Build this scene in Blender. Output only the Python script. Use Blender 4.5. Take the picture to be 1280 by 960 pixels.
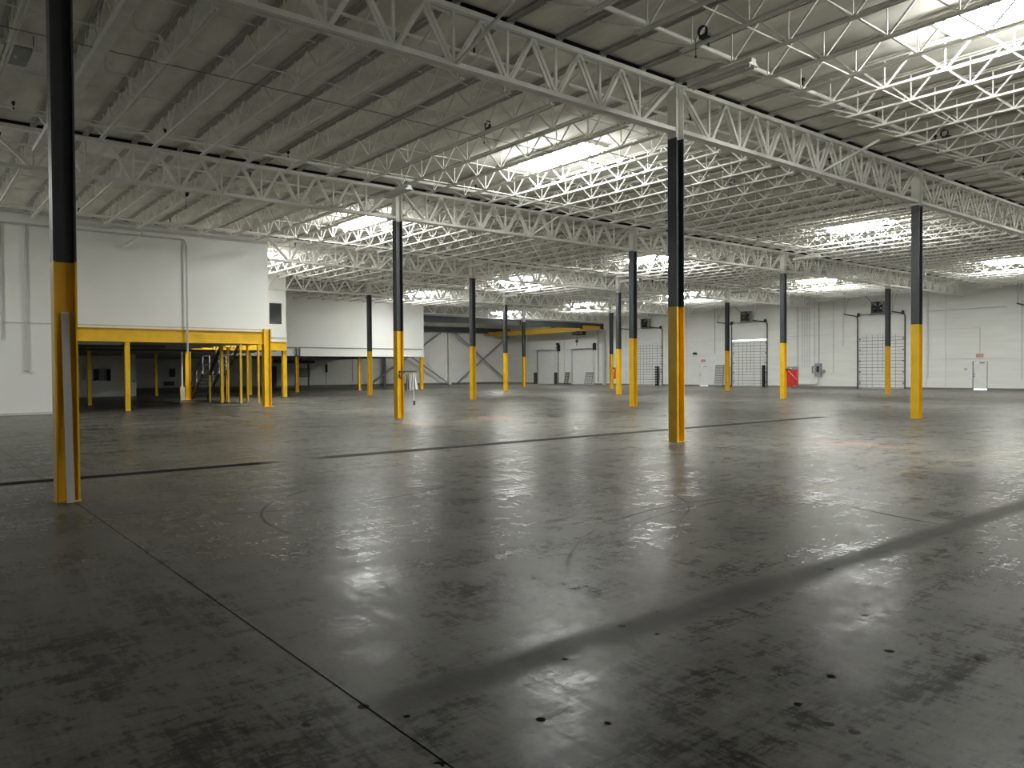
import bpy, math, random
from mathutils import Vector, Matrix
random.seed(7)
for o in list(bpy.data.objects): bpy.data.objects.remove(o)
S = bpy.context.scene
COL = S.collection

# ------------------------------------------------------------------ camera
U, W = 12.192, 12.386            # column grid, metres
yaw, pitch, roll = 0.8940, -0.0173, -0.0066
F = Vector((math.cos(pitch)*math.cos(yaw), math.cos(pitch)*math.sin(yaw), math.sin(pitch)))
R = Vector((math.sin(yaw), -math.cos(yaw), 0))
UP = R.cross(F)
R2 = R*math.cos(roll) + UP*math.sin(roll)
U2 = UP*math.cos(roll) - R*math.sin(roll)
cd = bpy.data.cameras.new('camera'); cam = bpy.data.objects.new('camera', cd); COL.objects.link(cam)
cd.sensor_fit = 'HORIZONTAL'; cd.sensor_width = 36; cd.lens = 27.0; cd.clip_end = 400
m = Matrix((R2, U2, -F)).transposed().to_4x4(); m.translation = Vector((-13.902, -11.314, 1.644))
cam.matrix_world = m
S.camera = cam

# ------------------------------------------------------------------ world, light, exposure
w = bpy.data.worlds.new('sky'); S.world = w; w.use_nodes = True
bg = w.node_tree.nodes['Background']; bg.inputs[0].default_value = (0.80, 0.90, 1.0, 1); bg.inputs[1].default_value = 6.0
SKY_EMIT = 75.0                  # daylight coming down through the milky skylight panels
S.view_settings.view_transform = 'Standard'; S.view_settings.look = 'None'
S.view_settings.gamma = 1; S.view_settings.use_curve_mapping = False
S.view_settings.exposure = 0.36
try:
    S.cycles.max_bounces = 14; S.cycles.diffuse_bounces = 8; S.cycles.glossy_bounces = 4
    S.cycles.sample_clamp_indirect = 8
except Exception: pass

# ------------------------------------------------------------------ materials
MATS = {}
def mat(name, col, rough=0.6, metal=0.0, var=0.10, scale=3.0, bump=0.0, bscale=40.0, stretch=(1,1,1), spec=0.5):
    if name in MATS: return MATS[name]
    M = bpy.data.materials.new(name); M.use_nodes = True
    nt = M.node_tree; N = nt.nodes; L = nt.links
    b = N['Principled BSDF']; b.inputs['Roughness'].default_value = rough; b.inputs['Metallic'].default_value = metal
    b.inputs['Specular IOR Level'].default_value = spec
    tc = N.new('ShaderNodeTexCoord'); mp = N.new('ShaderNodeMapping'); mp.inputs['Scale'].default_value = stretch
    L.new(tc.outputs['Object'], mp.inputs[0])
    nz = N.new('ShaderNodeTexNoise'); nz.inputs['Scale'].default_value = scale; nz.inputs['Detail'].default_value = 5
    L.new(mp.outputs[0], nz.inputs['Vector'])
    rp = N.new('ShaderNodeValToRGB')
    lo = [max(0, c*(1-var)) for c in col]; hi = [min(1, c*(1+var)) for c in col]
    rp.color_ramp.elements[0].position = .3; rp.color_ramp.elements[1].position = .7
    rp.color_ramp.elements[0].color = (*lo, 1); rp.color_ramp.elements[1].color = (*hi, 1)
    L.new(nz.outputs[0], rp.inputs[0]); L.new(rp.outputs[0], b.inputs['Base Color'])
    if bump:
        n2 = N.new('ShaderNodeTexNoise'); n2.inputs['Scale'].default_value = bscale; n2.inputs['Detail'].default_value = 3
        L.new(mp.outputs[0], n2.inputs['Vector'])
        bp = N.new('ShaderNodeBump'); bp.inputs['Strength'].default_value = bump; bp.inputs['Distance'].default_value = .01
        L.new(n2.outputs[0], bp.inputs['Height']); L.new(bp.outputs[0], b.inputs['Normal'])
    MATS[name] = M; return M
def emit(name, col, s):
    M = bpy.data.materials.new(name); M.use_nodes = True; N = M.node_tree.nodes; N.clear()
    e = N.new('ShaderNodeEmission'); e.inputs[0].default_value = (*col, 1); e.inputs[1].default_value = s
    o = N.new('ShaderNodeOutputMaterial'); M.node_tree.links.new(e.outputs[0], o.inputs[0]); MATS[name] = M; return M
STEEL = mat('white_painted_steel', (.88, .875, .83), .5, var=.06)
DECKM = mat('painted_roof_deck', (.84, .825, .76), .85, var=.18, scale=2.0, bump=.3, bscale=9, stretch=(1, .35, 1))
WALLM = mat('white_painted_wall', (.84, .84, .81), .7, var=.035, scale=.5, bump=.1, bscale=14, stretch=(1, 1, 2.5))
BRICKM = mat('white_painted_concrete', (.74, .745, .72), .7, var=.05, scale=.7, bump=.3, bscale=7, stretch=(1, .6, 5))
DRY = mat('white_drywall', (.86, .86, .83), .75, var=.03, scale=.4)
YEL = mat('yellow_paint', (.83, .50, .008), .42, var=.10, scale=2.2)
CHAR = mat('charcoal_paint', (.045, .052, .057), .42, var=.12)
DARK = mat('dark_steel', (.05, .052, .05), .5, var=.15)
BLACK = mat('black_paint', (.012, .012, .013), .45, var=.2)
CHORD = mat('dull_grey_chord', (.50, .49, .45), .7, var=.12)
SHADE_JOINT = mat('gap_shade_and_joint_fill', (.022, .022, .02), .9, spec=.05)  # painted shade for the gap above the girders, also the floor joint fill
GREY = mat('grey_metal', (.27, .28, .28), .45, var=.1)
LGREY = mat('light_grey_metal', (.55, .55, .54), .45, var=.08)
RUN = mat('slate_runway_paint', (.06, .072, .075), .5, var=.12)
CRANE = mat('crane_yellow', (.62, .38, .03), .5, var=.12)
RED = mat('red_fabric', (.55, .035, .03), .7, var=.15)
PINK = mat('faded_red_fabric', (.62, .12, .09), .75, var=.15)
CLOTH = mat('white_cloth', (.80, .80, .78), .9, var=.08)
WOODY = mat('weathered_white_board', (.52, .51, .50), .7, var=.12, scale=6, stretch=(1, 1, .1))
RIB = mat('door_rib_grey', (.20, .21, .20), .6)
DOORW = mat('white_door_panel', (.74, .75, .74), .55, var=.04)
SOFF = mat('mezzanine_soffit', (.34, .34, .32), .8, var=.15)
EXITM = mat('exit_sign_face', (.62, .40, .38), .5, var=.05)
EXITR = mat('exit_sign_red', (.58, .12, .11), .5, var=.05)
BASEB = mat('dark_base_strip', (.17, .17, .16), .7, var=.2)
LAMPW = mat('light_fixture_white', (.85, .85, .82), .4, var=.03)
SKYL = emit('skylight_daylight', (.985, 1.0, .945), SKY_EMIT)
def glass():
    M = mat('dark_window_glass', (.03, .035, .04), .04, var=.1, spec=1.0); return M
GLASS = glass()

def floor_material():
    M = bpy.data.materials.new('worn_concrete'); M.use_nodes = True; nt = M.node_tree; N = nt.nodes; L = nt.links
    b = N['Principled BSDF']
    tc = N.new('ShaderNodeTexCoord')
    def noise(scale, detail=6, rough=.6, stretch=(1,1,1), rot=0, dist=0):
        mp = N.new('ShaderNodeMapping'); mp.inputs['Scale'].default_value = stretch; mp.inputs['Rotation'].default_value = (0,0,rot)
        L.new(tc.outputs['Object'], mp.inputs[0])
        n = N.new('ShaderNodeTexNoise'); n.inputs['Scale'].default_value = scale; n.inputs['Detail'].default_value = detail
        n.inputs['Roughness'].default_value = rough; n.inputs['Distortion'].default_value = dist
        L.new(mp.outputs[0], n.inputs['Vector']); return n.outputs[0]
    def math_(op, a, c=None, clamp=False):
        n = N.new('ShaderNodeMath'); n.operation = op; n.use_clamp = clamp
        for i, v in enumerate((a, c)):
            if v is None: continue
            if isinstance(v, (int, float)): n.inputs[i].default_value = v
            else: L.new(v, n.inputs[i])
        return n.outputs[0]
    def ramp(v, p0, c0, p1, c1):
        r = N.new('ShaderNodeValToRGB'); e = r.color_ramp.elements
        e[0].position = p0; e[0].color = (*c0, 1); e[1].position = p1; e[1].color = (*c1, 1)
        L.new(v, r.inputs[0]); return r.outputs[0]
    def mix(f, a, c, mode='MIX'):
        n = N.new('ShaderNodeMix'); n.data_type = 'RGBA'; n.blend_type = mode
        if isinstance(f, (int, float)): n.inputs[0].default_value = f
        else: L.new(f, n.inputs[0])
        for i, v in ((6, a), (7, c)):
            if isinstance(v, tuple): n.inputs[i].default_value = (*v, 1)
            else: L.new(v, n.inputs[i])
        return n.outputs[2]
    big = noise(.16, 5, .6); mid = noise(.9, 7, .65, dist=.6); fine = noise(6, 6, .7)
    sx = noise(1.6, 5, .65, (.22, 1.6, 1), 0, .4); sy = noise(1.6, 5, .65, (1.6, .22, 1), .5, .4)
    v = math_('ADD', math_('MULTIPLY', big, .35), math_('MULTIPLY', mid, .35))
    v = math_('ADD', v, math_('MULTIPLY', sx, .2)); v = math_('ADD', v, math_('MULTIPLY', sy, .15))
    v = math_('ADD', v, math_('MULTIPLY', math_('SUBTRACT', fine, .5), .26))
    scr = noise(2.2, 7, .75, (.30, 2.2, 1), .45, 2.2); scr2 = noise(2.0, 7, .75, (1.8, .35, 1), .9, 2.6)
    mic = noise(22, 4, .7, (.5, 1.6, 1), .8, .5); mic2 = noise(14, 4, .7, (2.0, .35, 1), -.3, .5)
    v = math_('ADD', v, math_('MULTIPLY', math_('SUBTRACT', math_('ADD', mic, mic2), 1.0), .16))
    v = math_('ADD', v, math_('MULTIPLY', math_('SUBTRACT', scr, .5), .16)); v = math_('ADD', v, math_('MULTIPLY', math_('SUBTRACT', scr2, .5), .16))
    col = ramp(v, .42, (.028, .027, .023), .64, (.175, .169, .152))
    sep = N.new('ShaderNodeSeparateXYZ'); L.new(tc.outputs['Object'], sep.inputs[0]); X, Y = sep.outputs[0], sep.outputs[1]
    wob = math_('MULTIPLY', math_('SUBTRACT', mid, .5), .10)
    def band(c, half, coord, x0, x1, other, soft=.05):
        d = math_('ABSOLUTE', math_('SUBTRACT', math_('ADD', coord, wob), c))
        k = math_('MULTIPLY', math_('SUBTRACT', half, d), 1/soft, True)
        a = math_('MULTIPLY', math_('SUBTRACT', other, x0), 2.0, True); z = math_('MULTIPLY', math_('SUBTRACT', x1, other), 2.0, True)
        return math_('MULTIPLY', k, math_('MULTIPLY', a, z))
    # dark filled strips and faded line paint
    b1 = math_('MULTIPLY', band(2.36, .24, Y, -16, -8.35, X, .12), .90); b2 = math_('MULTIPLY', band(2.42, .28, Y, -7.9, 11.0, X, .16), .72)
    b3 = math_('MULTIPLY', math_('MULTIPLY', band(-8.0, .19, Y, -12.3, 24, X, .12), math_('SUBTRACT', math_('MULTIPLY', math_('ADD', mid, sx), 1.3), .30, True)), .46)
    col = mix(b1, col, (.014, .013, .012)); col = mix(b2, col, (.022, .021, .019)); col = mix(b3, col, (.028, .027, .025))
    dull = math_('MAXIMUM', math_('MAXIMUM', b1, b2), math_('MULTIPLY', b3, .8))
    col = mix(math_('MULTIPLY', math_('MULTIPLY', band(-5.75, .14, Y, -6, 30, X, .1), math_('MULTIPLY', math_('SUBTRACT', scr, .42), 5, True)), .32), col, (.42, .36, .17))
    col = mix(math_('MULTIPLY', math_('MULTIPLY', band(14.9, .2, Y, -4, 30, X, .1), sx), .5), col, (.06, .06, .055))
    def patch(cx, cy, rx, ry):
        dx = math_('MULTIPLY', math_('SUBTRACT', X, cx), 1/rx); dy = math_('MULTIPLY', math_('SUBTRACT', Y, cy), 1/ry)
        r = math_('ADD', math_('MULTIPLY', dx, dx), math_('MULTIPLY', dy, dy))
        return math_('MULTIPLY', math_('SUBTRACT', 1.0, r), 1.2, True)
    for cx, cy, rx, ry in ((2.35, -3.1, .55, 1.4), (2.3, 10.0, .7, 1.8), (-1.0, 9.5, .6, 1.2)):
        col = mix(math_('MULTIPLY', math_('MULTIPLY', patch(cx, cy, rx, ry), mid), .8), col, (.42, .20, .13))
    # curved tyre scuffs
    frag = math_('MULTIPLY', math_('SUBTRACT', noise(.45, 4, .7), .52), 9, True)
    for cx, cy, rad, wdt in ((-6.5, -9.5, 4.2, .03), (-6.2, -10.2, 4.7, .022), (-2, -1, 5.2, .035), (-9.5, 1.0, 3.6, .03), (-8.2, -3.5, 2.6, .025), (0.5, -9.0, 6.0, .04)):
        dx = math_('SUBTRACT', X, cx); dy = math_('SUBTRACT', Y, cy)
        r = math_('SQRT', math_('ADD', math_('MULTIPLY', dx, dx), math_('MULTIPLY', dy, dy)))
        d = math_('ABSOLUTE', math_('SUBTRACT', math_('ADD', r, wob), rad))
        k = math_('MULTIPLY', math_('SUBTRACT', wdt, d), 1/wdt, True)
        k = math_('MULTIPLY', math_('MULTIPLY', k, frag), .8, True)
        col = mix(k, col, (.03, .029, .026)); dull = math_('MAXIMUM', dull, k)
    # pits and chips
    vo = N.new('ShaderNodeTexVoronoi'); vo.inputs['Scale'].default_value = 4.2; L.new(tc.outputs['Object'], vo.inputs['Vector'])
    pit = math_('MULTIPLY', math_('SUBTRACT', .13, vo.outputs['Distance']), 60, True)
    zone = math_('MULTIPLY', math_('SUBTRACT', 1.1, math_('ABSOLUTE', math_('SUBTRACT', Y, -8.7))), 2, True)
    zone = math_('MAXIMUM', zone, math_('MULTIPLY', math_('SUBTRACT', noise(.5, 2), .63), 20, True))
    sel = math_('MULTIPLY', math_('SUBTRACT', noise(5, 2), .49), 30, True)
    pit = math_('MULTIPLY', math_('MULTIPLY', pit, zone), sel)
    col = mix(pit, col, (.012, .011, .010))
    L.new(col, b.inputs['Base Color'])
    rg = math_('ADD', math_('MULTIPLY', mid, .34), math_('MULTIPLY', sx, .30)); rg = math_('ADD', rg, math_('MULTIPLY', math_('SUBTRACT', math_('ADD', math_('ADD', fine, math_('MULTIPLY', math_('ADD', mic, mic2), .8)), math_('ADD', scr, scr2)), 2.1), .34))
    mr = N.new('ShaderNodeMapRange'); mr.inputs[1].default_value = .26; mr.inputs[2].default_value = .48
    mr.inputs[3].default_value = .17; mr.inputs[4].default_value = .42; L.new(rg, mr.inputs[0])
    dull = math_('MAXIMUM', dull, pit)
    rough = math_('ADD', mr.outputs[0], math_('MULTIPLY', dull, .45), True)
    L.new(rough, b.inputs['Roughness'])
    L.new(math_('MULTIPLY', math_('SUBTRACT', 1.0, dull), .04), b.inputs['Specular IOR Level'])
    bp = N.new('ShaderNodeBump'); bp.inputs['Strength'].default_value = .22; bp.inputs['Distance'].default_value = .012
    h = math_('SUBTRACT', math_('ADD', math_('ADD', math_('MULTIPLY', fine, .35), mid), math_('MULTIPLY', math_('ADD', scr, scr2), .35)), math_('MULTIPLY', pit, 1.2))
    L.new(h, bp.inputs['Height']); L.new(bp.outputs[0], b.inputs['Normal'])
    return M
FLOORM = floor_material()

# ------------------------------------------------------------------ helpers
class MB:
    def __init__(s): s.v = []; s.f = []
    def quadbox(s, c):                       # eight corners, bottom four then top four
        n = len(s.v); s.v += [tuple(p) for p in c]
        s.f += [tuple(n+i for i in q) for q in ((3,2,1,0),(4,5,6,7),(0,1,5,4),(1,2,6,5),(2,3,7,6),(3,0,4,7))]
        return s
    def box(s, x0, x1, y0, y1, z0, z1):
        return s.quadbox([(x0,y0,z0),(x1,y0,z0),(x1,y1,z0),(x0,y1,z0),(x0,y0,z1),(x1,y0,z1),(x1,y1,z1),(x0,y1,z1)])
    def bar(s, p, q, a, b=None, side=(0,1,0)):   # rectangular bar p->q, width a along side, b across
        b = b or a; p = Vector(p); q = Vector(q); d = (q-p).normalized(); sd = Vector(side)
        if abs(d.dot(sd)) > .95: sd = Vector((1,0,0)) if abs(d.x) < .9 else Vector((0,0,1))
        t = d.cross(sd).normalized(); sd = t.cross(d).normalized()
        e = sd*(a/2); f = t*(b/2)
        return s.quadbox([p-e-f, p+e-f, p+e+f, p-e+f, q-e-f, q+e-f, q+e+f, q-e+f])
    def tube(s, pts, r, seg=8):
        pts = [Vector(p) for p in pts]; n0 = len(s.v)
        for i, p in enumerate(pts):
            d = (pts[min(i+1, len(pts)-1)] - pts[max(i-1, 0)]).normalized()
            sd = Vector((0,0,1)) if abs(d.z) < .9 else Vector((1,0,0))
            a = d.cross(sd).normalized(); c = a.cross(d)
            for k in range(seg):
                t = 2*math.pi*k/seg; s.v.append(tuple(p + a*(r*math.cos(t)) + c*(r*math.sin(t))))
        for i in range(len(pts)-1):
            for k in range(seg):
                k2 = (k+1) % seg; a = n0+i*seg
                s.f.append((a+k, a+seg+k, a+seg+k2, a+k2))
        s.f.append(tuple(n0+k for k in range(seg))); e = n0+(len(pts)-1)*seg
        s.f.append(tuple(e+k for k in reversed(range(seg)))); return s
    def prism(s, prof, z0, z1):              # profile in xy extruded in z
        n = len(s.v); k = len(prof)
        s.v += [(x,y,z0) for x,y in prof] + [(x,y,z1) for x,y in prof]
        s.f.append(tuple(n+i for i in reversed(range(k)))); s.f.append(tuple(n+k+i for i in range(k)))
        for i in range(k): j = (i+1) % k; s.f.append((n+i, n+j, n+k+j, n+k+i))
        return s
    def ring(s, c, r0, r1, axis, th, seg=20):    # flat annulus with thickness, axis 'x' or 'y'
        n = len(s.v); c = Vector(c)
        for t in (-th/2, th/2):
            for r in (r0, r1):
                for k in range(seg):
                    a = 2*math.pi*k/seg; u, v = r*math.cos(a), r*math.sin(a)
                    s.v.append(tuple(c + (Vector((t,u,v)) if axis == 'x' else Vector((u,t,v)))))
        A, B, C_, D = n, n+seg, n+2*seg, n+3*seg
        for k in range(seg):
            j = (k+1) % seg
            s.f += [(A+k,A+j,B+j,B+k), (C_+j,C_+k,D+k,D+j), (B+k,B+j,D+j,D+k), (A+j,A+k,C_+k,C_+j)]
        return s
    def mesh(s, name, m):
        me = bpy.data.meshes.new(name); me.from_pydata(s.v, [], s.f); me.update(); me.materials.append(m); return me
    def obj(s, name, m, parent=None):
        return link(name, s.mesh(name, m), parent)
def link(name, data, parent=None):
    o = bpy.data.objects.new(name, data); COL.objects.link(o)
    if parent: o.parent = parent
    return o
def tag(o, label=None, cat=None, group=None, kind=None):
    if label: o['label'] = label
    if cat: o['category'] = cat
    if group: o['group'] = group
    if kind: o['kind'] = kind
    return o
def thing(name, label, cat, loc=(0,0,0), group=None, kind=None, rz=0):
    o = link(name, None); o.location = loc; o.rotation_euler = (0,0,rz)
    o.empty_display_size = .3
    return tag(o, label, cat, group, kind)
def B(*a): return MB().box(*a)
def struct(name, mb, m, label=None, cat=None, parent=None):
    o = mb.obj(name, m, parent)
    if not parent: tag(o, label, cat, kind='structure')
    return o
_cache = {}
def shared(key, build, m):
    if key not in _cache: _cache[key] = build().mesh(key[0] if isinstance(key, tuple) else key, m)
    return _cache[key]

XR, YB = 48.77, 67.6             # inner faces of the dock wall and the back wall
ZD = 8.20                        # underside of roof deck

# ------------------------------------------------------------------ floor and ceiling
fl = struct('floor', B(-30.3, XR+.3, -30.3, YB+.3, -.4, -.006), SHADE_JOINT, 'worn grey concrete warehouse floor slab with dark stains', 'floor')
struct('floor_slab', B(-30, -12.132, -30, YB, -.006, 0), FLOORM, parent=fl)
struct('floor_slab', B(-12.120, XR, -30, YB, -.006, 0), FLOORM, parent=fl)
struct('ceiling', B(-30.3, XR+.3, -30.3, YB+.3, ZD, ZD+.2), DECKM, 'white painted roof deck above the open-web steel joists', 'ceiling')

# ------------------------------------------------------------------ walls
DOCKS = [6.27+W*k for k in range(4)]      # dock door centres along the dock wall
def dock_y(k): return DOCKS[k]
DW, DH = 3.85, 4.42
ROLL = [(57.70, 61.58), (51.60, 55.32)]
open_ = [(c-DW/2, c+DW/2, 0, DH) for c in DOCKS] + [(10.82, 11.84, 0, 2.13), (35.72, 36.82, 0, 2.1)] + [(a, b, 0, 4.15) for a, b in ROLL]
open_.sort()
wb = MB(); y = -30.0
for a, b, z0, z1 in open_:
    wb.box(XR, XR+.3, y, a, 0, ZD); wb.box(XR, XR+.3, a, b, z1, ZD); y = b
wb.box(XR, XR+.3, y, YB, 0, ZD)
wr = struct('wall_right', wb, BRICKM, 'long white painted concrete wall with the row of dock doors', 'wall')
for i, yy in enumerate((1.2, 13.7, 15.1, 26.1, 38.3, 46.6)):     # pilaster joints between wall panels
    struct('panel_joint', B(XR-.012, XR+.001, yy, yy+.035, .15, ZD), LGREY, parent=wr)
struct('wall_back', B(-30, XR, YB, YB+.3, 0, ZD), WALLM, 'white back wall with diagonal cross bracing in front of it', 'wall')
struct('wall_front', B(-30, XR, -30.3, -30, 0, ZD), WALLM, 'white end wall facing the dock wall side of the hall', 'wall')
struct('wall_left', B(-30.3, -30, -30, YB, 0, ZD), WALLM, 'white side wall opposite the dock doors', 'wall')
bb = MB(); y = -30.0
for a, b, z0, z1 in open_:
    bb.box(XR-.02, XR, y, a, 0, .13); y = b
bb.box(XR-.02, XR, y, YB-.03, 0, .13)
struct('baseboard_right', bb, BASEB, 'dark grey strip along the foot of the dock wall', 'baseboard')
struct('baseboard_back', B(.2, XR-.05, YB-.02, YB, 0, .22), BASEB, 'dark grey strip along the foot of the back wall', 'baseboard')

# stepped office mezzanine: three boxes standing on columns
y1, y2, y3, x1, x2 = 2*W, 3*W, 4*W, 6.12, 24.5
XO = -8.75                                   # the solid ground-floor wall ends here
T = .14
struct('wall_office_front', MB().box(-30, XO, y1, y1+T, 0, ZD).box(XO, .12, y1, y1+T, 3.58, ZD), DRY, 'tall white drywall office wall above the yellow mezzanine beam', 'wall')
struct('wall_office_side', B(.0, .12, y1+T, y2+T, 3.58, ZD), DRY, 'white side wall of the office box above the stair', 'wall')
wx0, wx1, wz0, wz1 = 4.95, 5.88, 4.72, 6.18
struct('wall_window_front', MB().box(.12, wx0, y2, y2+T, 3.62, ZD).box(wx1, x1, y2, y2+T, 3.62, ZD).box(wx0, wx1, y2, y2+T, 3.62, wz0).box(wx0, wx1, y2, y2+T, wz1, ZD),
       DRY, 'narrow white office wall with the small window', 'wall')
struct('wall_window_side', B(x1-T, x1, y2+T, y3, 3.62, ZD), DRY, 'white end wall behind the windowed office wall', 'wall')
struct('wall_long_front', B(x1, x2, y3, y3+T, 2.98, ZD), DRY, 'long white mezzanine wall facing the open floor', 'wall')
struct('wall_long_side', B(x2-T, x2, y3+T, YB, 2.98, ZD), DRY, 'white end wall of the long mezzanine box beside the crane bay', 'wall')
struct('wall_interior', MB().box(-30, -3.75, y3-.4, y3-.28, 0, 2.9).box(-3.75, -3.55, y3-.4, y3-.28, 0, 1.15).box(-3.75, -3.55, y3-.4, y3-.28, 1.95, 2.9)
       .box(-3.55, -3.05, y3-.4, y3-.28, 0, 2.9).box(-3.05, -1.93, y3-.4, y3-.28, 0, 1.12).box(-3.05, -1.93, y3-.4, y3-.28, 1.97, 2.9)
       .box(-1.93, -.95, y3-.4, y3-.28, 0, 2.9), WALLM, 'white ground floor partition with dark openings under the mezzanine', 'wall')
struct('trim_1', B(-30, .12, y1-.03, y1, 3.66, 3.70), LGREY, 'thin grey ledge line above the yellow beam on the office wall', 'trim')
struct('trim_2', B(.14, x1+.05, y2-.05, y2, 3.84, 3.93), LGREY, 'pale ledge band below the small office window', 'trim')
struct('trim_3', B(x1+.0, x2-.15, y3-.06, y3, 3.64, 3.73), GREY, 'grey rail line along the foot of the long mezzanine wall', 'trim')
struct('trim_4', B(-30, XO, y1-.015, y1, 0, .10), LGREY, 'pale base strip along the office wall', 'trim')
# platforms
for nm, a in (('office', (-30, 0, y1+.14, YB)), ('window', (0, x1, y2+.14, YB)), ('long', (x1, x2-.14, y3+.14, YB))):
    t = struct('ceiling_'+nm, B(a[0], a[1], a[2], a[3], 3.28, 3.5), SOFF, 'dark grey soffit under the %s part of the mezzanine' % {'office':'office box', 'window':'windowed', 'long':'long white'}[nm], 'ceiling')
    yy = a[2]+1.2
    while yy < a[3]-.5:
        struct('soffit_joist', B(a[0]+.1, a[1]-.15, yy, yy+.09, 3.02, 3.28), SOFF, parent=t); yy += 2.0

# ------------------------------------------------------------------ columns
def iprof(d, bf, tf, tw):
    h, b = d/2, bf/2
    return [(-h,-b),(-h+tf,-b),(-h+tf,-tw/2),(h-tf,-tw/2),(h-tf,-b),(h,-b),(h,b),(h-tf,b),(h-tf,tw/2),(-h+tf,tw/2),(-h+tf,b),(-h,b)]
CP = iprof(.262, .255, .022, .016)
HY = 3.07
HW = {(0,0):6.87,(0,1):6.93,(1,0):6.94,(1,1):7.0,(1,2):7.0,(2,1):6.92,(1,3):7.03,(3,1):6.82,(2,2):6.89,(2,3):6.94,(3,2):6.82,(3,3):6.8,(3,4):6.66,(-1,0):6.9}
COLBL = {(-1,0):'steel column, yellow below and charcoal above, with a pale board leaning on it',
         (0,1):'yellow and charcoal steel column with a white cloth hanging from a clamp',
         (2,1):'yellow and charcoal steel column with a bright red bag hanging on it',
         (3,3):'yellow and charcoal steel column with a faded pink-red bag behind it',
         (3,4):'slim yellow and charcoal column where the dark crane runway beams meet',
         (1,3):'yellow and charcoal column standing before the long white mezzanine wall',
         (3,1):'yellow and charcoal column in front of a dock door and wall fan'}
for key, hw in HW.items():
    i, j = key
    lb = COLBL.get(key); g = None
    if not lb: lb = 'yellow and charcoal steel column with nothing hanging on it, free on open floor'; g = 'free-standing roof columns'
    t = thing('steel_column', lb, 'column', (i*U, j*W, 0), g)
    link('lower_shaft', shared('lower_shaft', lambda: MB().prism(CP, .02, HY), YEL), t)
    k = 'upper_shaft_%.2f' % hw
    link('upper_shaft', shared(('upper_shaft', hw), lambda: MB().prism(CP, HY, hw), CHAR), t)
    link('top_shaft', shared(('top_shaft', hw), lambda: MB().prism(CP, hw, 8.02), STEEL), t)
    link('base_plate', shared('base_plate', lambda: B(-.14, .14, -.135, .135, 0, .02), YEL), t)
    link('cap_plate', shared('cap_plate', lambda: B(-.19, .19, -.17, .17, 8.02, 8.05), STEEL), t)

# ------------------------------------------------------------------ roof girders
P = U/10
def girder_parts():
    out = []
    def ch(z0, z1, a, b):
        return MB().box(a, b, -.115, -.015, z0, z1).box(a, b, .015, .115, z0, z1)
    out.append(('top_chord', ch(8.0, 8.09, .14, U-.14))); out.append(('bottom_chord', ch(7.0, 7.09, .14, U-.14)))
    out.append(('gap_shade_strip', B(.1, U-.1, -.07, .07, 8.15, 8.198)))  # dark strip that paints the shade in the gap under the deck
    def dg(p, q): return MB().bar((p[0],-.05,p[1]), (q[0],-.05,q[1]), .035, .07).bar((p[0],.05,p[1]), (q[0],.05,q[1]), .035, .07)
    for k in range(1, 10):
        x = k*P
        l = x-P/2 if k > 1 else .16; r = x+P/2 if k < 9 else U-.16
        out.append(('web_diagonal', dg((l, 8.02), (x-.04, 7.06)))); out.append(('web_diagonal', dg((x+.04, 7.06), (r, 8.02))))
        out.append(('web_post', MB().bar((x,0,7.06), (x,0,8.02), .05)))
    return [(n, mb.mesh('girder_'+n, SHADE_JOINT if n == 'gap_shade_strip' else STEEL)) for n, mb in out]
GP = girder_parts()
ROWLBL = {0:'white steel truss girder spanning columns of the outermost row on open floor', 1:'white steel truss girder on the row of the column with hanging cloth',
          2:'white steel truss girder on the row starting at the office box corner', 3:'white steel truss girder on the row of the column before the long mezzanine wall',
          4:'white steel truss girder above the dark crane runway beam'}
for j, ks in ((0, range(-2, 4)), (1, range(-2, 4)), (2, range(0, 4)), (3, range(0, 4)), (4, range(2, 4))):
    for k in ks:
        gl = ROWLBL[j]
        if k == 3: gl = gl.replace('white steel truss girder', 'last truss girder at the dock wall', 1).replace(' spanning columns', '').replace(' the row of the column before the long mezzanine wall', ' the row before the long mezzanine')
        elif (j, k) == (0, -1): gl = 'white truss girder from the leaning-board column to the next column'
        elif (j, k) == (1, -1): gl = 'white truss girder on the office side of the column with hanging cloth'
        elif (j, k) == (1, 0): gl = 'white truss girder on the dock side of the column with hanging cloth'
        elif (j, k) == (1, 1): gl = 'white truss girder ending at the column with the red bag'
        elif (j, k) == (1, 2): gl = 'white truss girder between the red bag column and the column before a dock door'
        elif (j, k) == (2, 0): gl = 'white truss girder starting at the free corner of the tall office wall'
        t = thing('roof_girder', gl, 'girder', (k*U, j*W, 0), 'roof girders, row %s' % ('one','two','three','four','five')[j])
        for n, me in GP: link(n, me, t)

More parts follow.
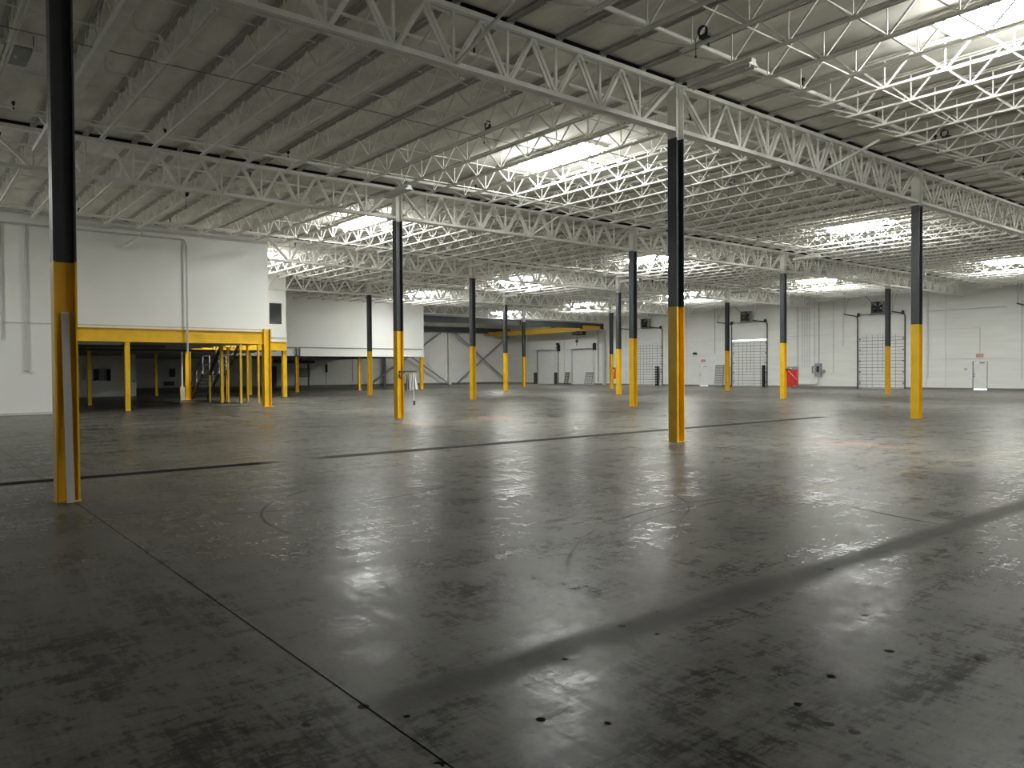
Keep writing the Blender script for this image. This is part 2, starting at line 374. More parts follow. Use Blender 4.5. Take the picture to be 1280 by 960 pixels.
# ------------------------------------------------------------------ roof joists
JZ0, JZ1 = 7.55, 8.14
def joist_meshes(L):
    ch = lambda z, a, b: MB().box(-.05, -.012, a, b, z-.022, z+.022).box(.012, .05, a, b, z-.022, z+.022)
    nodes = []; y = 1.62
    while y < L-1.5: nodes.append(y); y += 1.2
    ye = nodes[-1]
    web = []
    d = lambda p, q, a: MB().bar((0,p[0],p[1]), (0,q[0],q[1]), a, a, (1,0,0))
    web.append(d((.25, JZ1), (1.62, JZ0), .032))
    for n in nodes:
        if n != nodes[0]: web.append(d((n-.6, JZ1), (n, JZ0), .032))
        web.append(d((n, JZ0), (n, JZ1), .020))
        if n != ye: web.append(d((n, JZ0), (n+.6, JZ1), .032))
    web.append(d((ye, JZ0), (min(ye+1.3, L-.25), JZ1), .032))
    top = MB().box(-.078, -.010, .12, L-.12, 8.135, 8.165).box(.010, .078, .12, L-.12, 8.135, 8.165).box(-.020, -.010, .12, L-.12, 8.10, 8.135).box(.010, .020, .12, L-.12, 8.10, 8.135).box(-.06, .06, -.0, .14, 8.09, 8.19).box(-.06, .06, L-.14, L, 8.09, 8.19)
    bot = ch(JZ0-.005, 1.45, ye+.25)
    allw = MB()
    for q in web:
        n = len(allw.v); allw.v += q.v; allw.f += [tuple(n+i for i in f) for f in q.f]
    return (top.mesh('top_chord', CHORD), bot.mesh('bottom_chord', STEEL), [q.mesh('web_member', STEEL) for q in web], allw.mesh('web', STEEL))
JM = joist_meshes(W); JL = joist_meshes(YB-4*W)
BAYLBL = {-1:'white open-web steel joist on the camera side of the outermost girder row', 0:'white open-web steel joist between the outermost girder row and the cloth column row',
          1:'white open-web steel joist between the cloth column row and the office corner row', 2:'white open-web steel joist in the bay beside the office box',
          3:'white open-web steel joist in the bay beside the windowed office wall', 4:'white open-web steel joist above the crane bay'}
njo = 0
for j, xmin in ((-1, -13.5), (0, -13.5), (1, -12.3), (2, .5), (3, 6.5), (4, 25)):
    MM = JL if j == 4 else JM
    for k in range(-11, 40):
        x = k*P
        if x < xmin: continue
        jl = BAYLBL[j]
        if k in (1, 2, 16, 17, 31, 32) and not (j == 4 and k < 30): jl = jl.replace('white open-web steel joist', 'brightly lit joist beside a skylight', 1)
        t = thing('roof_joist', jl, 'joist', (x, j*W, 0), 'roof joists, bay %s' % ('zero','one','two','three','four','five')[j+1]); njo += 1
        link('top_chord', MM[0], t); link('bottom_chord', MM[1], t)
        if j in (-1, 0) and x < 13:
            for me in MM[2]: link('web_member', me, t)
        else: tag(link('web', MM[3], t), kind='stuff')

# bridging rods that tie the joists together
for j in range(-1, 4):
    xa = {-1:-13.6, 0:-13.6, 1:-12.3, 2:.6, 3:6.6}[j]
    for off, z, nm in ((3.42, 7.545, 'lower'), (8.95, 7.545, 'lower'), (8.2, 8.10, 'upper'), (2.95, 8.10, 'upper')):
        o = MB().tube([(xa, j*W+off, z+.03), (XR-.1, j*W+off, z+.03)], .016, 6).obj('bridging_rod', STEEL)
        tag(o, 'thin white bridging rod running across the %s chords of the joists' % nm, 'rod', 'joist bridging rods, %s' % nm)

# knee braces from girder to joist
for j in range(0, 3):
    for k in range(-1, 4):
        if j == 2 and k < 0: continue
        x = k*U+5*P
        o = MB().bar((x, j*W-.08, 7.05), (x, j*W-1.7, 7.56), .05).obj('girder_brace', STEEL)
        tag(o, 'white slanted brace from girder bottom chord up to a joist', 'brace', 'girder knee braces')

# ------------------------------------------------------------------ skylights
SKX = [1.5*P, 16.5*P, 31.5*P]
def skylight(x, y):
    near = None
    t = thing('skylight', 'bright rectangular skylight panel set between roof joists', 'skylight', (x, y, ZD), 'roof skylights')
    link('frame', shared('sky_frame', lambda: MB().box(-.58,-.53,-1.5,1.5,-.09,0).box(.53,.58,-1.5,1.5,-.09,0).box(-.53,.53,-1.5,-1.45,-.09,0).box(-.53,.53,1.45,1.5,-.09,0), LAMPW), t)
    link('daylight_panel', shared('sky_panel', lambda: MB().quadbox([(-.34,-1.2,-.30),(.34,-1.2,-.30),(.34,1.2,-.30),(-.34,1.2,-.30),(-.52,-1.44,-.02),(.52,-1.44,-.02),(.52,1.44,-.02),(-.52,1.44,-.02)]), SKYL), t)
skylight(-16.5*P, W+5.95)  # added skylight out of view, brightens the left and office walls
for x in SKX:
    for j in range(-2, 5):  # first row continues the grid unseen behind the camera, added for more light
        if (x < 3 and j > 2) or (x < 25 and j > 3): continue
        skylight(x, j*W+5.95)

# ------------------------------------------------------------------ ceiling lights, pipes, conduit
def strip(x, y, lab, g):
    t = thing('strip_light', lab, 'light', (x, y, 7.36), g)
    link('housing', shared('housing', lambda: B(-.07,.07,-.75,.75,.06,.13), LAMPW), t)
    def refl(): 
        m_ = MB(); m_.quadbox([(-.16,-.75,0),(.16,-.75,0),(.16,.75,0),(-.16,.75,0),(-.07,-.75,.06),(.07,-.75,.06),(.07,.75,.06),(-.07,.75,.06)]); return m_
    link('reflector', shared('reflector', refl, LAMPW), t)
    for s in (-.08, .08): link('tube', shared(('tube', s), lambda: MB().tube([(s,-.72,-.02),(s,.72,-.02)], .018, 8), LAMPW), t)
    for s in (-.6, .6): link('hanger', shared(('hanger', s), lambda: MB().tube([(0,s,.13),(0,s,.18)], .012, 6), DARK), t)
for j in range(0, 4):
    for k in range(0, 5):
        if (j >= 2 and k == 0) or (j == 3 and k == 1): continue
        strip(k*U-P, j*W-2.1, 'unlit white strip light fixture hung under a joist beside a column', 'strip lights beside the columns')
for x, y in ((14*P, 33.0), (18*P, 30.8), (30*P, 34), (27*P, 20), (36*P, 20), (36*P, 33)):
    strip(x, y, 'unlit white strip light fixture hung under a joist in mid bay', 'strip lights in mid bay')

for j in range(-1, 4):
    xa = {-1:-13.6, 0:-13.6, 1:-12.2, 2:.7, 3:6.7}[j]
    o = MB().tube([(xa, j*W+10.43, 7.90), (XR-.2, j*W+10.43, 7.90)], .045, 8).obj('sprinkler_pipe', STEEL)
    tag(o, 'long white sprinkler pipe threaded through the joists', 'pipe', 'sprinkler pipes'); pA = o
    o = MB().tube([(xa, j*W+1.15, 7.94), (XR-.2, j*W+1.15, 7.94)], .035, 8).obj('sprinkler_pipe', STEEL)
    tag(o, 'long white sprinkler pipe threaded through the joists', 'pipe', 'sprinkler pipes')
    pB = o
    if j == 0: tag(MB().tube([(xa, 4.25, 7.52), (8.3, 4.25, 7.52)], .010, 6).obj('conduit', GREY), 'thin grey electrical conduit strapped below the joists', 'conduit')
    for n in range(0, 18):
        x = -12.2+3.4*n
        if x < xa or x > XR-1: continue
        for off, z in ((10.43, 7.90), (1.15, 7.94)):
            if (off < 5) and n % 2: continue
            o = link('sprinkler_head', shared('sprinkler_head', lambda: MB().tube([(0,0,.10),(0,0,.24)], .022, 6).box(-.035,.035,-.035,.035,.22,.28), BLACK), pA if off > 5 else pB)
            o.location = (x+.6, j*W+off, z-.05)

# cable coils tied to the joists
def coil(x, y, g='cable coils'):
    t = thing('cable_coil', 'small coil of black cable tied above a joist bottom chord', 'cable', (x, y, 7.58), g); t.scale = (.68, .68, .68)
    def c():
        m_ = MB()
        for q in range(3):
            pts = [(q*.03-.03, .13*math.cos(a*math.pi/8), .17+.13*math.sin(a*math.pi/8)) for a in range(17)]
            m_.tube(pts, .018, 6)
        return m_
    link('loops', shared('loops', c, BLACK), t)
    link('junction_box', shared('jbox', lambda: B(-.08,.08,-.22,.06,-.03,.05), BLACK), t)
    link('drop_wire', shared('drop_wire', lambda: MB().tube([(0,.22,.04),(0,.22,-.42)], .008, 5).box(-.02,.02,.20,.24,-.46,-.40), BLACK), t)
for x, y in ((-2*P, 3.84), (-2*P-.1, -2.68), (6*P, -2.79), (6*P, 3.65), (15*P, 3.9), (24*P, 3.9), (5*P, 16.2), (15*P, 16.2), (25*P, 16.3), (16*P, 28.6), (24*P, 28.6), (34*P, 16), (-5*P, 15.9)):
    coil(x, y)

# long trough under a joist, with small drop pipes, near the leaning-board column
t = thing('cable_trough', 'long pale sheet-metal trough running under one joist beside the near column', 'trough', (-10.95, 0, 7.36))
MB().box(-.10, .10, -4, W-.5, 0, .025).box(-.10, -.085, -4, W-.5, .025, .12).box(.085, .10, -4, W-.5, .025, .12).obj('tray', STEEL, t)
for yy in (-3, 0, 3, 6, 9, 11.5): B(-.02, .02, yy, yy+.04, .02, .17).obj('strap', STEEL, t)
for yy in (3.9, 6.35):
    o = MB().tube([(-10.4, yy, 8.2), (-10.4, yy, 7.92), (-10.36, yy, 7.88), (-10.0, yy, 7.88), (-9.96, yy, 7.84), (-9.96, yy, 7.45)], .03, 8).tube([(-10.02, yy, 7.43), (-9.90, yy, 7.43)], .045, 8).obj('drop_pipe', STEEL)
    tag(o, 'short white drop pipe with elbow hanging beside the pale trough', 'pipe', 'white drop pipes')
t = thing('high_bay_light', 'square unlit ceiling light with white rails and a dark glass face', 'light', (-12.0, 6.2, 7.72))
B(-.22,.22,-.5,.5,.02,.06).obj('lens', GREY, t)
for s in (-1, 1): B(s*.3-.07, s*.3+.07, -.55, .55, 0, .10).obj('rail', LAMPW, t)
for s in (-1, 1): MB().tube([(s*.3, 0, .1), (s*.3, 0, .47)], .01, 6).obj('hanger', DARK, t)
MB().tube([(0,-.1,.01),(0,0,.01)], .03, 8).obj('sensor', LAMPW, t)

# ------------------------------------------------------------------ dock doors
def dock(n, c, gap):
    t = thing('door_%d' % n, 'white sectional dock door with grey ribs and dark lift tracks', 'door', (XR, c, 0), None, 'structure')
    h = DW/2; top = DH-gap; ns = 8; sh = (top-.02)/ns
    B(.11, .13, -h+.0, h-.0, 0, top).obj('backing_sheet', DOORW, t)
    for i in range(ns):
        z = .02+i*sh
        o = B(.06, .11, -h+.03, h-.03, z+.008, z+sh-.008).obj('door_section', DOORW, t)
        B(.035, .06, -h+.04, h-.04, z+.02, z+.06).obj('strut', RIB, o)
        B(.04, .06, -h+.04, h-.04, z+sh*.52, z+sh*.52+.025).obj('strut', RIB, o)
    for i, yy in enumerate((-1.15, -.5, -.1, .3, .75, 1.2)): B(.045, .06, yy-.012, yy+.012, .05 if i in (0, 1, 4, 5) else 1.3, top-.05).obj('stile', RIB, t)
    for s in (-1, 1):
        MB().box(-.08, -.02, s*h-.04, s*h+.04, 0, 5.75).obj('track', DARK, t)
        pts = [(-.05, s*h, 5.72), (-.10, s*h, 5.88), (-.25, s*h, 5.97), (-2.3, s*h, 6.06)]
        MB().tube(pts, .05, 6).obj('horizontal_track', DARK, t)
        MB().tube([(-2.2, s*h, 6.06), (-2.2, s*h, 7.5)], .014, 6).tube([(-2.2, s*h, 6.1), (-1.5, s*h, 7.5)], .014, 6).obj('track_hanger', GREY, t)
        MB().ring((-.16, s*(h-.12), 6.08), .02, .16, 'y', .10, 14).obj('cable_drum', BLACK, t)
        for zz in (.4, 1.3, 2.2, 3.1, 4.0): B(-.03, .06, s*h-s*.16-.03, s*h-s*.16+.03, zz, zz+.09).obj('roller_bracket', BLACK, t)
    MB().tube([(-.16, -h+.05, 6.08), (-.16, h-.05, 6.08)], .018, 8).obj('spring_shaft', GREY, t)
    MB().tube([(-.16, -.9, 6.08), (-.16, .9, 6.08)], .05, 10).obj('spring', GREY, t)
    return t
for i, c in enumerate(DOCKS): 
    d = dock(i+1, c, (.0, .0, .09, .0)[i])
    d['label'] = ('white ribbed dock door beyond the red exit sign', 'white ribbed dock door behind a yellow and charcoal column under a fan',
                  'white ribbed dock door with a bright daylight gap along its top', 'white ribbed dock door nearest the crane bay with a black post beside it')[i]
# wall fans above the doors
def fan(c, lab):
    t = thing('wall_fan', lab, 'fan', (XR-.45, c+.05, 6.58), 'wall fans above dock doors')
    MB().box(-.18,.18,-.5,-.46,-.48,.48).box(-.18,.18,.46,.5,-.48,.48).box(-.18,.18,-.46,.46,.44,.48).box(-.18,.18,-.46,.46,-.48,-.44).obj('housing', GREY, t)
    MB().ring((-.12,0,0), .40, .46, 'x', .06, 24).obj('ring', DARK, t)
    B(.14,.17,-.46,.46,-.44,.44).obj('daylight_backing', LAMPW, t); B(.10,.13,-.46,.46,-.44,-.1).obj('lower_guard', DARK, t)  # white sheet at the back paints the daylight seen through the fan
    MB().tube([(-.1,0,0),(.06,0,0)], .16, 12).obj('motor', BLACK, t)
    for k in range(5):
        a = 2*math.pi*k/5+.3; d = Vector((0, math.cos(a), math.sin(a))); e = Vector((0, -math.sin(a), math.cos(a)))
        mb = MB(); p0, p1 = d*.08, d*.40
        mb.quadbox([p0-e*.05+Vector((-.02,0,0)), p0+e*.05+Vector((.01,0,0)), p1+e*.17+Vector((.03,0,0)), p1-e*.15+Vector((-.05,0,0)),
                    p0-e*.05+Vector((-.012,0,0)), p0+e*.05+Vector((.018,0,0)), p1+e*.17+Vector((.038,0,0)), p1-e*.15+Vector((-.042,0,0))]).obj('blade', BLACK, t)
    MB().bar((-.2,.1,.1),(-.9,.6,.93), .04).obj('stay', GREY, t)
    for s in (-.4, .4): MB().bar((.18,s,0),(.45,s,0), .05).obj('wall_bracket', GREY, t)
fan(DOCKS[1], 'black bladed wall fan in a grey box above a dock door'); fan(DOCKS[2], 'black bladed wall fan in a grey box above a dock door'); fan(DOCKS[3], 'black bladed wall fan in a grey box above a dock door')

# man doors
def mandoor(n, a, b, h, lab, gap):
    t = thing('door_%d' % n, lab, 'door', (XR, (a+b)/2, 0), None, 'structure'); k = (b-a)/2
    MB().box(.0,.12,-k,-k+.05,0,h).box(.0,.12,k-.05,k,0,h).box(.0,.12,-k+.05,k-.05,h-.05,h).obj('frame', RIB if n == 5 else DOORW, t)
    lf = B(.03,.08,-k+.055,k-.055,gap,h-.055).obj('leaf', DOORW, t)
    B(-.05,.03,k-.17,k-.09,.98,1.02).obj('lever', DARK, lf)
    B(.0,.03,k-.16,k-.10,1.12,1.2).obj('lock', DARK, lf)
    B(-.04,.03,-k+.2,-k+.55,h-.16,h-.09).obj('closer', DARK, t)
    return t
mandoor(5, 10.82, 11.84, 2.13, 'white exit door with daylight showing in the gap under it', .065)
mandoor(6, 35.72, 36.82, 2.10, 'white exit door near the black camera and wire panel', .012)
t = thing('exit_sign', 'red exit sign on the wall above the exit door', 'sign', (XR-.04, 11.33, 2.40))
B(-.03,.04,-.24,.24,0,.28).obj('sign_body', EXITM, t)
def letters(parent, word, x, size, z):
    cu = bpy.data.curves.new('lettering', 'FONT'); cu.body = word; cu.size = size; cu.align_x = 'CENTER'; cu.extrude = .004
    tmp = bpy.data.objects.new('tmp', cu); COL.objects.link(tmp)
    me = bpy.data.meshes.new_from_object(tmp.evaluated_get(bpy.context.evaluated_depsgraph_get()))
    bpy.data.objects.remove(tmp); me.materials.clear(); me.materials.append(EXITR)
    o = link('lettering', me, parent); o.rotation_euler = (math.pi/2, 0, -math.pi/2); o.location = (x, 0, z)
letters(t, 'EXIT', -.035, .26, .05)
t = thing('exit_sign', 'small pinkish exit sign above the door near the wire panel', 'sign', (XR-.04, 36.3, 2.38))
B(-.03,.04,-.22,.22,0,.26).obj('sign_body', EXITM, t); letters(t, 'EXIT', -.035, .24, .05)

# roll-up doors in the crane bay
for n, (a, b) in enumerate(ROLL):
    c = (a+b)/2; h = (b-a)/2
    t = thing('door_%d' % (7+n), ('white roll-up door in the crane bay, nearer the back wall', 'white roll-up door in the crane bay under the hoist')[n], 'door', (XR, c, 0), None, 'structure')
    for i in range(16): B(.06,.10,-h+.02,h-.02,.02+i*.258,.02+i*.258+.25).obj('slat', DOORW, t)
    B(.10,.12,-h,h,0,4.15).obj('backing_sheet', DOORW, t)
    MB().box(-.45, -.0, -h-.1, h+.1, 4.17, 4.68).obj('coil_box', DOORW, t)
    B(-.30, -.0, -h-.32, -h-.1, 3.95, 4.75).obj('opener_motor', BLACK, t)
    if n == 0: B(-.3,-.0,-h-.2,-h+.1,4.75,4.95).obj('motor_cap', BLACK, t)
    for s in (-1, 1): B(-.06,.0,s*h-.07,s*h+.07,0,4.17).obj('guide', LGREY if n else GREY, t)
def guard(y, h, wd, lab, m=BLACK, cat='door guard'):
    t = thing('door_guard', lab, cat, (XR-.22, y, 0))
    B(-.12,.12,-wd/2,wd/2,.015,h).obj('post', m, t); B(-.16,.16,-wd/2-.03,wd/2+.03,0,.015).obj('foot_plate', DARK, t)
    return t
guard(61.75, 1.4, .34, 'dark grey guard post beside the roll-up door, next to the back wall', DARK)
guard(57.95, 1.4, .30, 'dark grey guard post between the two roll-up doors, beside a conduit', DARK)
t = guard(42.1, 2.0, .30, 'tall black slotted guard post beside the dock door near the crane bay')
for i in range(7): B(-.13,-.12,-.10,.10,.2+i*.26,.28+i*.26).obj('slot', LGREY, t)
guard(29.38, 2.0, .18, 'slim black guard post beside the dock door with the daylight gap')
guard(33.15, 1.9, .08, 'thin dark guard rail by the far jamb of the daylight-gap dock door', DARK)
def rack(y, wd, h, lab, lean, m, nv=5, nh=7):
    t = thing('wire_panel', lab, 'panel', (XR-.12-lean, y, 0)); t.rotation_euler = (0, math.atan2(lean, h), 0)
    for s in (-1, 1): B(-.02,.02,s*wd/2-.03,s*wd/2+.03,0,h).obj('upright', m, t)
    for i in range(nh): B(-.015,.015,-wd/2+.03,wd/2-.03,.05+i*(h-.15)/(nh-1),.13+i*(h-.15)/(nh-1)).obj('crossbar', m, t)
    for i in range(1, nv): B(.016,.024,-wd/2+i*wd/nv-.02,-wd/2+i*wd/nv+.02,.05,h-.05).obj('upright_rod', m, t)
rack(34.25, .92, 2.1, 'grey wire grid panel leaning on the wall beside the daylight-gap dock door', .25, GREY, 6, 9)
rack(52.2, 1.15, 1.45, 'light grey slatted panel leaning beside the roll-up door under the hoist', .3, GREY, 3, 7)
rack(55.95, .6, 1.45, 'narrow dark slatted panel leaning between the roll-up doors', .3, DARK, 3, 7)

# wall services on the dock wall
def pipe(name, pts, r, m, lab, cat='conduit', g=None): return tag(MB().tube(pts, r, 7).obj(name, m), lab, cat, g)
XW = XR-.04
for i, yy in enumerate((26.0, 25.61, 25.38, 25.15, 24.92)):
    pipe('wall_conduit', [(XW, yy, 1.75), (XW, yy, 8.1)], .02, LGREY, 'one of five grey conduits side by side above the grey wall box', g='five grey wall conduits')
for yy, z0, lab in ((22.71, 1.2, 'long grey conduit beside the electrical switch'), (21.85, 3.6, 'short grey conduit stub high on the wall by a dock door'), (15.0, .9, 'thin conduit on the plain wall between dock door and exit sign'),
                (8.63, .7, 'thin conduit beyond the exit door towards the next dock door'), (27.6, .6, 'thick grey pipe beside the column with the red bag'), (24.45, .7, 'thin grey pipe passing by the electrical switch'),
                (45.95, .5, 'thin grey conduit by the crane bay corner post'), (34.9, 3.2, 'short dark pipe stub above the wire panel'), (38.9, 2.2, 'thin conduit on the wall near the crane bay dock door'), (11.33, 2.7, 'thin conduit dropping to the red exit sign'),
                (56.6, .8, 'thin grey pipe between the two roll-up doors'), (63.4, 2.6, 'thin grey pipe stub beside the back wall corner')):
    pipe('wall_conduit', [(XW, yy, z0), (XW, yy, 8.1 if yy != 11.33 else 4.6)], .055 if yy == 27.6 else .022, LGREY if yy != 34.9 else GREY, lab)
pipe('wall_conduit', [(XW, 15.0, 6.05), (XW, 9.6, 6.05)], .025, LGREY, 'horizontal conduit high above the exit sign')
pipe('wall_conduit', [(XW, 15.0, 2.32), (XW, 9.0, 2.32)], .012, LGREY, 'faint horizontal wire line level with the top of the exit door')
pipe('wall_conduit', [(XW, 15.0, 4.6), (XW, 11.33, 4.6)], .012, LGREY, 'horizontal conduit feeding the exit sign drop')
pipe('wall_conduit', [(XW, 27.0, 4.55), (XW, 22.7, 4.55)], .014, LGREY, 'horizontal conduit crossing the five wall conduits')
t = thing('electrical_cabinet', 'grey wall box behind the column with the red bag', 'electrical box', (XR-.18, 26.5, 1.12))
B(0,.16,-.5,.5,0,.72).obj('cabinet', GREY, t); B(-.015,0,-.46,.46,.03,.69).obj('cover', GREY, t)
t = thing('electrical_switch', 'dark grey electrical disconnect switch on the wall with a curved conduit below', 'electrical box', (XR-.22, 24.05, 1.0))
B(0,.22,-.28,.28,0,1.1).obj('cabinet', GREY, t); B(-.02,0,-.14,.10,.35,.85).obj('cover', BLACK, t)
MB().tube([(.1,.3,.3),(.1,.55,.3),(.1,.55,.85),(.1,.3,.85)], .05, 8).obj('side_conduit', GREY, t)
B(.05,.2,-.62,-.3,.32,.42).obj('side_box', GREY, t); B(.05,.2,-.56,-.44,.42,.56).obj('bell', GREY, t)
MB().tube([(.1,-.02,0),(.1,-.02,-.45),(.1,.08,-.62),(.1,.3,-.72),(.1,3.3,-.72)], .05, 8).obj('floor_conduit', LGREY, t)
MB().tube([(.16,-.02,1.1),(.16,-.02,7.0)], .045, 8).obj('riser', LGREY, t)
t = thing('security_camera', 'small black camera with light mounted on the dock wall above a white door', 'camera', (XR-.3, 37.1, 3.15))
MB().tube([(0,-.15,.1),(0,.2,.1)], .11, 10).obj('body', BLACK, t); MB().bar((0,0,.1),(.3,0,.1), .05).obj('arm', DARK, t)
t = thing('wall_call_box', 'small grey box beside the white exit door', 'box', (XR-.05, 12.3, 1.45)); B(0,.05,-.09,.09,0,.16).obj('case', LGREY, t); B(-.01,0,-.05,.05,.03,.1).obj('face', GREY, t)
# crane bay corner post on the dock wall
t = thing('wall_pilaster', 'light grey steel post against the wall carrying the crane runway end', 'post', (XR-.2, 49.75, 0))
MB().prism(iprof(.32,.3,.03,.02), .02, 6.22).obj('shaft', LGREY, t); B(-.25,.19,-.25,.25,0,.02).obj('base_plate', LGREY, t); B(-.2,.19,-.2,.2,6.22,6.27).obj('cap', LGREY, t)
pipe('wall_conduit', [(XW, 50.9, .3), (XW, 50.9, 6.8)], .05, GREY, 'grey vertical pipe beside the crane bay corner post')

# ------------------------------------------------------------------ overhead crane
def ibeam_x(x0, x1, y, z0, z1, bf=.3):
    return MB().box(x0,x1,y-bf/2,y+bf/2,z0,z0+.05).box(x0,x1,y-bf/2,y+bf/2,z1-.05,z1).box(x0,x1,y-.02,y+.02,z0+.05,z1-.05)
YR = 49.75
for a, b, lab in ((x2+.05, 3*U-.2, 'dark slate crane runway beam between the long mezzanine wall and the slim column'), (3*U+.2, XR-.42, 'dark slate crane runway beam between the slim column and the dock wall')):
    t = thing('runway_beam', lab, 'beam', (0, 0, 0))
    ibeam_x(a, b, YR, 6.27, 6.80).obj('beam', RUN, t); B(a, b, YR-.03, YR+.03, 6.80, 6.85).obj('rail', DARK, t)
    for xx in (a+.05, b-.08): B(xx, xx+.03, YR-.15, YR+.15, 6.32, 6.75).obj('end_stiffener', BLACK, t)
YK = YB-.6
t = thing('runway_beam', 'dark slate crane runway beam along the back wall above the cross bracing', 'beam', (0,0,0))
ibeam_x(x2+.05, XR-.1, YK, 6.42, 7.02).obj('beam', RUN, t); B(x2+.05, XR-.1, YK-.03, YK+.03, 7.02, 7.07).obj('rail', DARK, t)
XC = 46.2
t = thing('bridge_crane', 'yellow overhead bridge crane with a dark hoist and hook', 'crane', (XC, YR, 0))
L0 = YK-YR
MB().box(-.16,.16,.3,L0-.3,6.02,6.09).box(-.16,.16,.3,L0-.3,6.55,6.62).box(-.05,.05,.3,L0-.3,6.09,6.55).obj('bridge_girder', CRANE, t)
for yy, nm in ((.0, 'end_truck'), (L0, 'end_truck')):
    zz = 6.86 if yy == 0 else 7.08
    e = MB().box(-1.25,1.25,yy-.42,yy-.2,6.15,6.55).box(-1.25,1.25,yy+.2,yy+.42,6.15,6.55).obj(nm, CRANE, t)
    for s in (-1, 1):
        for q in (-1, 1): MB().tube([(s*1.05,yy+q*.16,6.42),(s*1.05,yy+q*.2,6.42)], .08, 12).obj('wheel', DARK, e)
h = MB().tube([(-.25,1.2,5.78),(-.25,2.4,5.78)], .19, 12).obj('hoist_drum', BLACK, t)
B(-.35,.2,.75,1.2,5.6,6.0).obj('gear_case', BLACK, h)
MB().tube([(.2,1.3,5.72),(.2,2.2,5.72)], .15, 12).obj('hoist_motor', BLACK, t)
B(-.2,.2,1.1,2.0,5.98,6.06).obj('trolley', DARK, t)
MB().tube([(-.25,1.75,5.6),(-.25,1.75,5.05)], .02, 6).obj('rope', DARK, t)
hk = MB().box(-.33,-.17,1.62,1.88,4.75,5.08).obj('hook_block', BLACK, t)
MB().tube([(-.25,1.75,4.75),(-.25,1.75,4.62)]+[(-.25,1.75+.09*math.sin(a),4.55+.09*math.cos(a)) for a in (.3,.9,1.5,2.1,2.7,3.3,3.9,4.4)], .03, 8).obj('hook', BLACK, hk)
B(-.3,.12,5.4,6.0,6.62,6.74).obj('control_box', BLACK, t)

# cross bracing and posts on the back wall
YX = YB-.32
for xx, lab in ((39.4, 'white steel post between the cross braces on the back wall'), (30.3, 'grey steel post on the back wall under the mezzanine edge')):
    t = thing('wall_post', lab, 'post', (xx, YX, 0))
    MB().prism(iprof(.26,.24,.03,.02), .02, 6.42).obj('shaft', STEEL if xx > 35 else GREY, t); B(-.2,.2,-.2,.2,0,.02).obj('base_plate', GREY, t)
for i, (a, b, lab) in enumerate((((40.2,6.3),(48.4,.15),'grey steel cross brace falling towards the dock wall corner'), ((40.1,.1),(48.5,6.2),'grey steel cross brace rising towards the dock wall corner'),
                  ((38.0,6.3),(28.4,.2),'grey cross brace from the white post falling behind the mezzanine'), ((39.1,.1),(29.0,6.2),'grey cross brace from the foot of the white post rising behind the mezzanine'))):
    yo = YX-.24-(i % 2)*.1
    o = MB().bar((a[0],yo,a[1]), (b[0],yo,b[1]), .09, .15).obj('cross_brace', GREY); tag(o, lab, 'brace')

# ------------------------------------------------------------------ mezzanine steel
def beam(p, q, z0, z1, m, name, lab):
    t = thing(name, lab, 'beam')
    d = Vector((q[0]-p[0], q[1]-p[1], 0)); Lb = d.length; t.location = (p[0], p[1], 0); t.rotation_euler = (0,0,math.atan2(d.y, d.x))
    B(0,Lb,-.11,.11,z0,z0+.03).obj('bottom_flange', m, t); B(0,Lb,-.11,.11,z1-.03,z1).obj('top_flange', m, t); B(0,Lb,-.012,.012,z0+.03,z1-.03).obj('web', m, t)
    return t
beam((XO, y1-.0), (-.14, y1-.0), 2.99, 3.58, YEL, 'mezzanine_beam', 'long yellow steel beam carrying the tall office wall')
beam((.14, y2), (x1-.0, y2), 3.06, 3.6, YEL, 'mezzanine_beam', 'bright yellow steel beam under the windowed office wall')
def hpost(x, y, z1, s, lab, m=YEL, g=None, rot=False):
    t = thing('mezzanine_column', lab, 'column', (x, y, 0), g, rz=math.pi/2 if rot else 0)
    MB().prism(iprof(s, s, .025, .02), .02, z1).obj('shaft', m, t); B(-s*.8,s*.8,-s*.8,s*.8,0,.02).obj('base_plate', DARK if s < .2 else m, t)
    return t
hpost(0, y1, 3.72, .34, 'large yellow column at the free corner of the tall office wall')
hpost(-.12, y2, 3.05, .32, 'wide bright yellow column at the foot of the stair with a white pipe beside it')
def tpost(x, y, z1, r, lab, g=None, m=YEL):
    t = thing('mezzanine_post', lab, 'post', (x, y, 0), g)
    MB().box(-r,r,-r,r,.02,z1).obj('shaft', m, t); B(-.2,.2,-.2,.2,0,.02).obj('base_plate', DARK, t); B(-.15,.15,-.15,.15,z1,z1+.02).obj('cap_plate', m, t)
    return t
tpost(-6.1, y1+.05, 2.97, .095, 'yellow square post with base plate under the middle of the long yellow beam')
tpost(-6.15, 32.9, 3.0, .085, 'yellow post set back in the dark under the office mezzanine')
tpost(.65, 47.4, 3.0, .085, 'dim yellow post deep under the mezzanine before the far partition')
tpost(x1-.02, y2+.35, 3.02, .13, 'yellow post under the end of the windowed office wall')
tpost(6.15, 44.0, 3.0, .12, 'dim yellow post in the shade behind the stair landing')
hpost(12.2, y3+.25, 2.98, .25, 'yellow column under the near end of the long white mezzanine wall', rot=False)
hpost(18.3, y3+.9, 2.98, .20, 'bright yellow post under the long mezzanine wall beside a charcoal column')
hpost(24.38, y3+.25, 2.96, .25, 'yellow column under the free corner of the long mezzanine wall')
t = thing('splice_collar', 'grey steel collar above the yellow column on the long mezzanine band', 'collar', (12.2, y3-.1, 2.98)); B(-.14,.14,0,.09,0,.68).obj('plate', GREY, t); B(-.17,-.13,-.05,.09,0,.68).obj('rib', GREY, t); B(.13,.17,-.05,.09,0,.68).obj('rib', GREY, t)
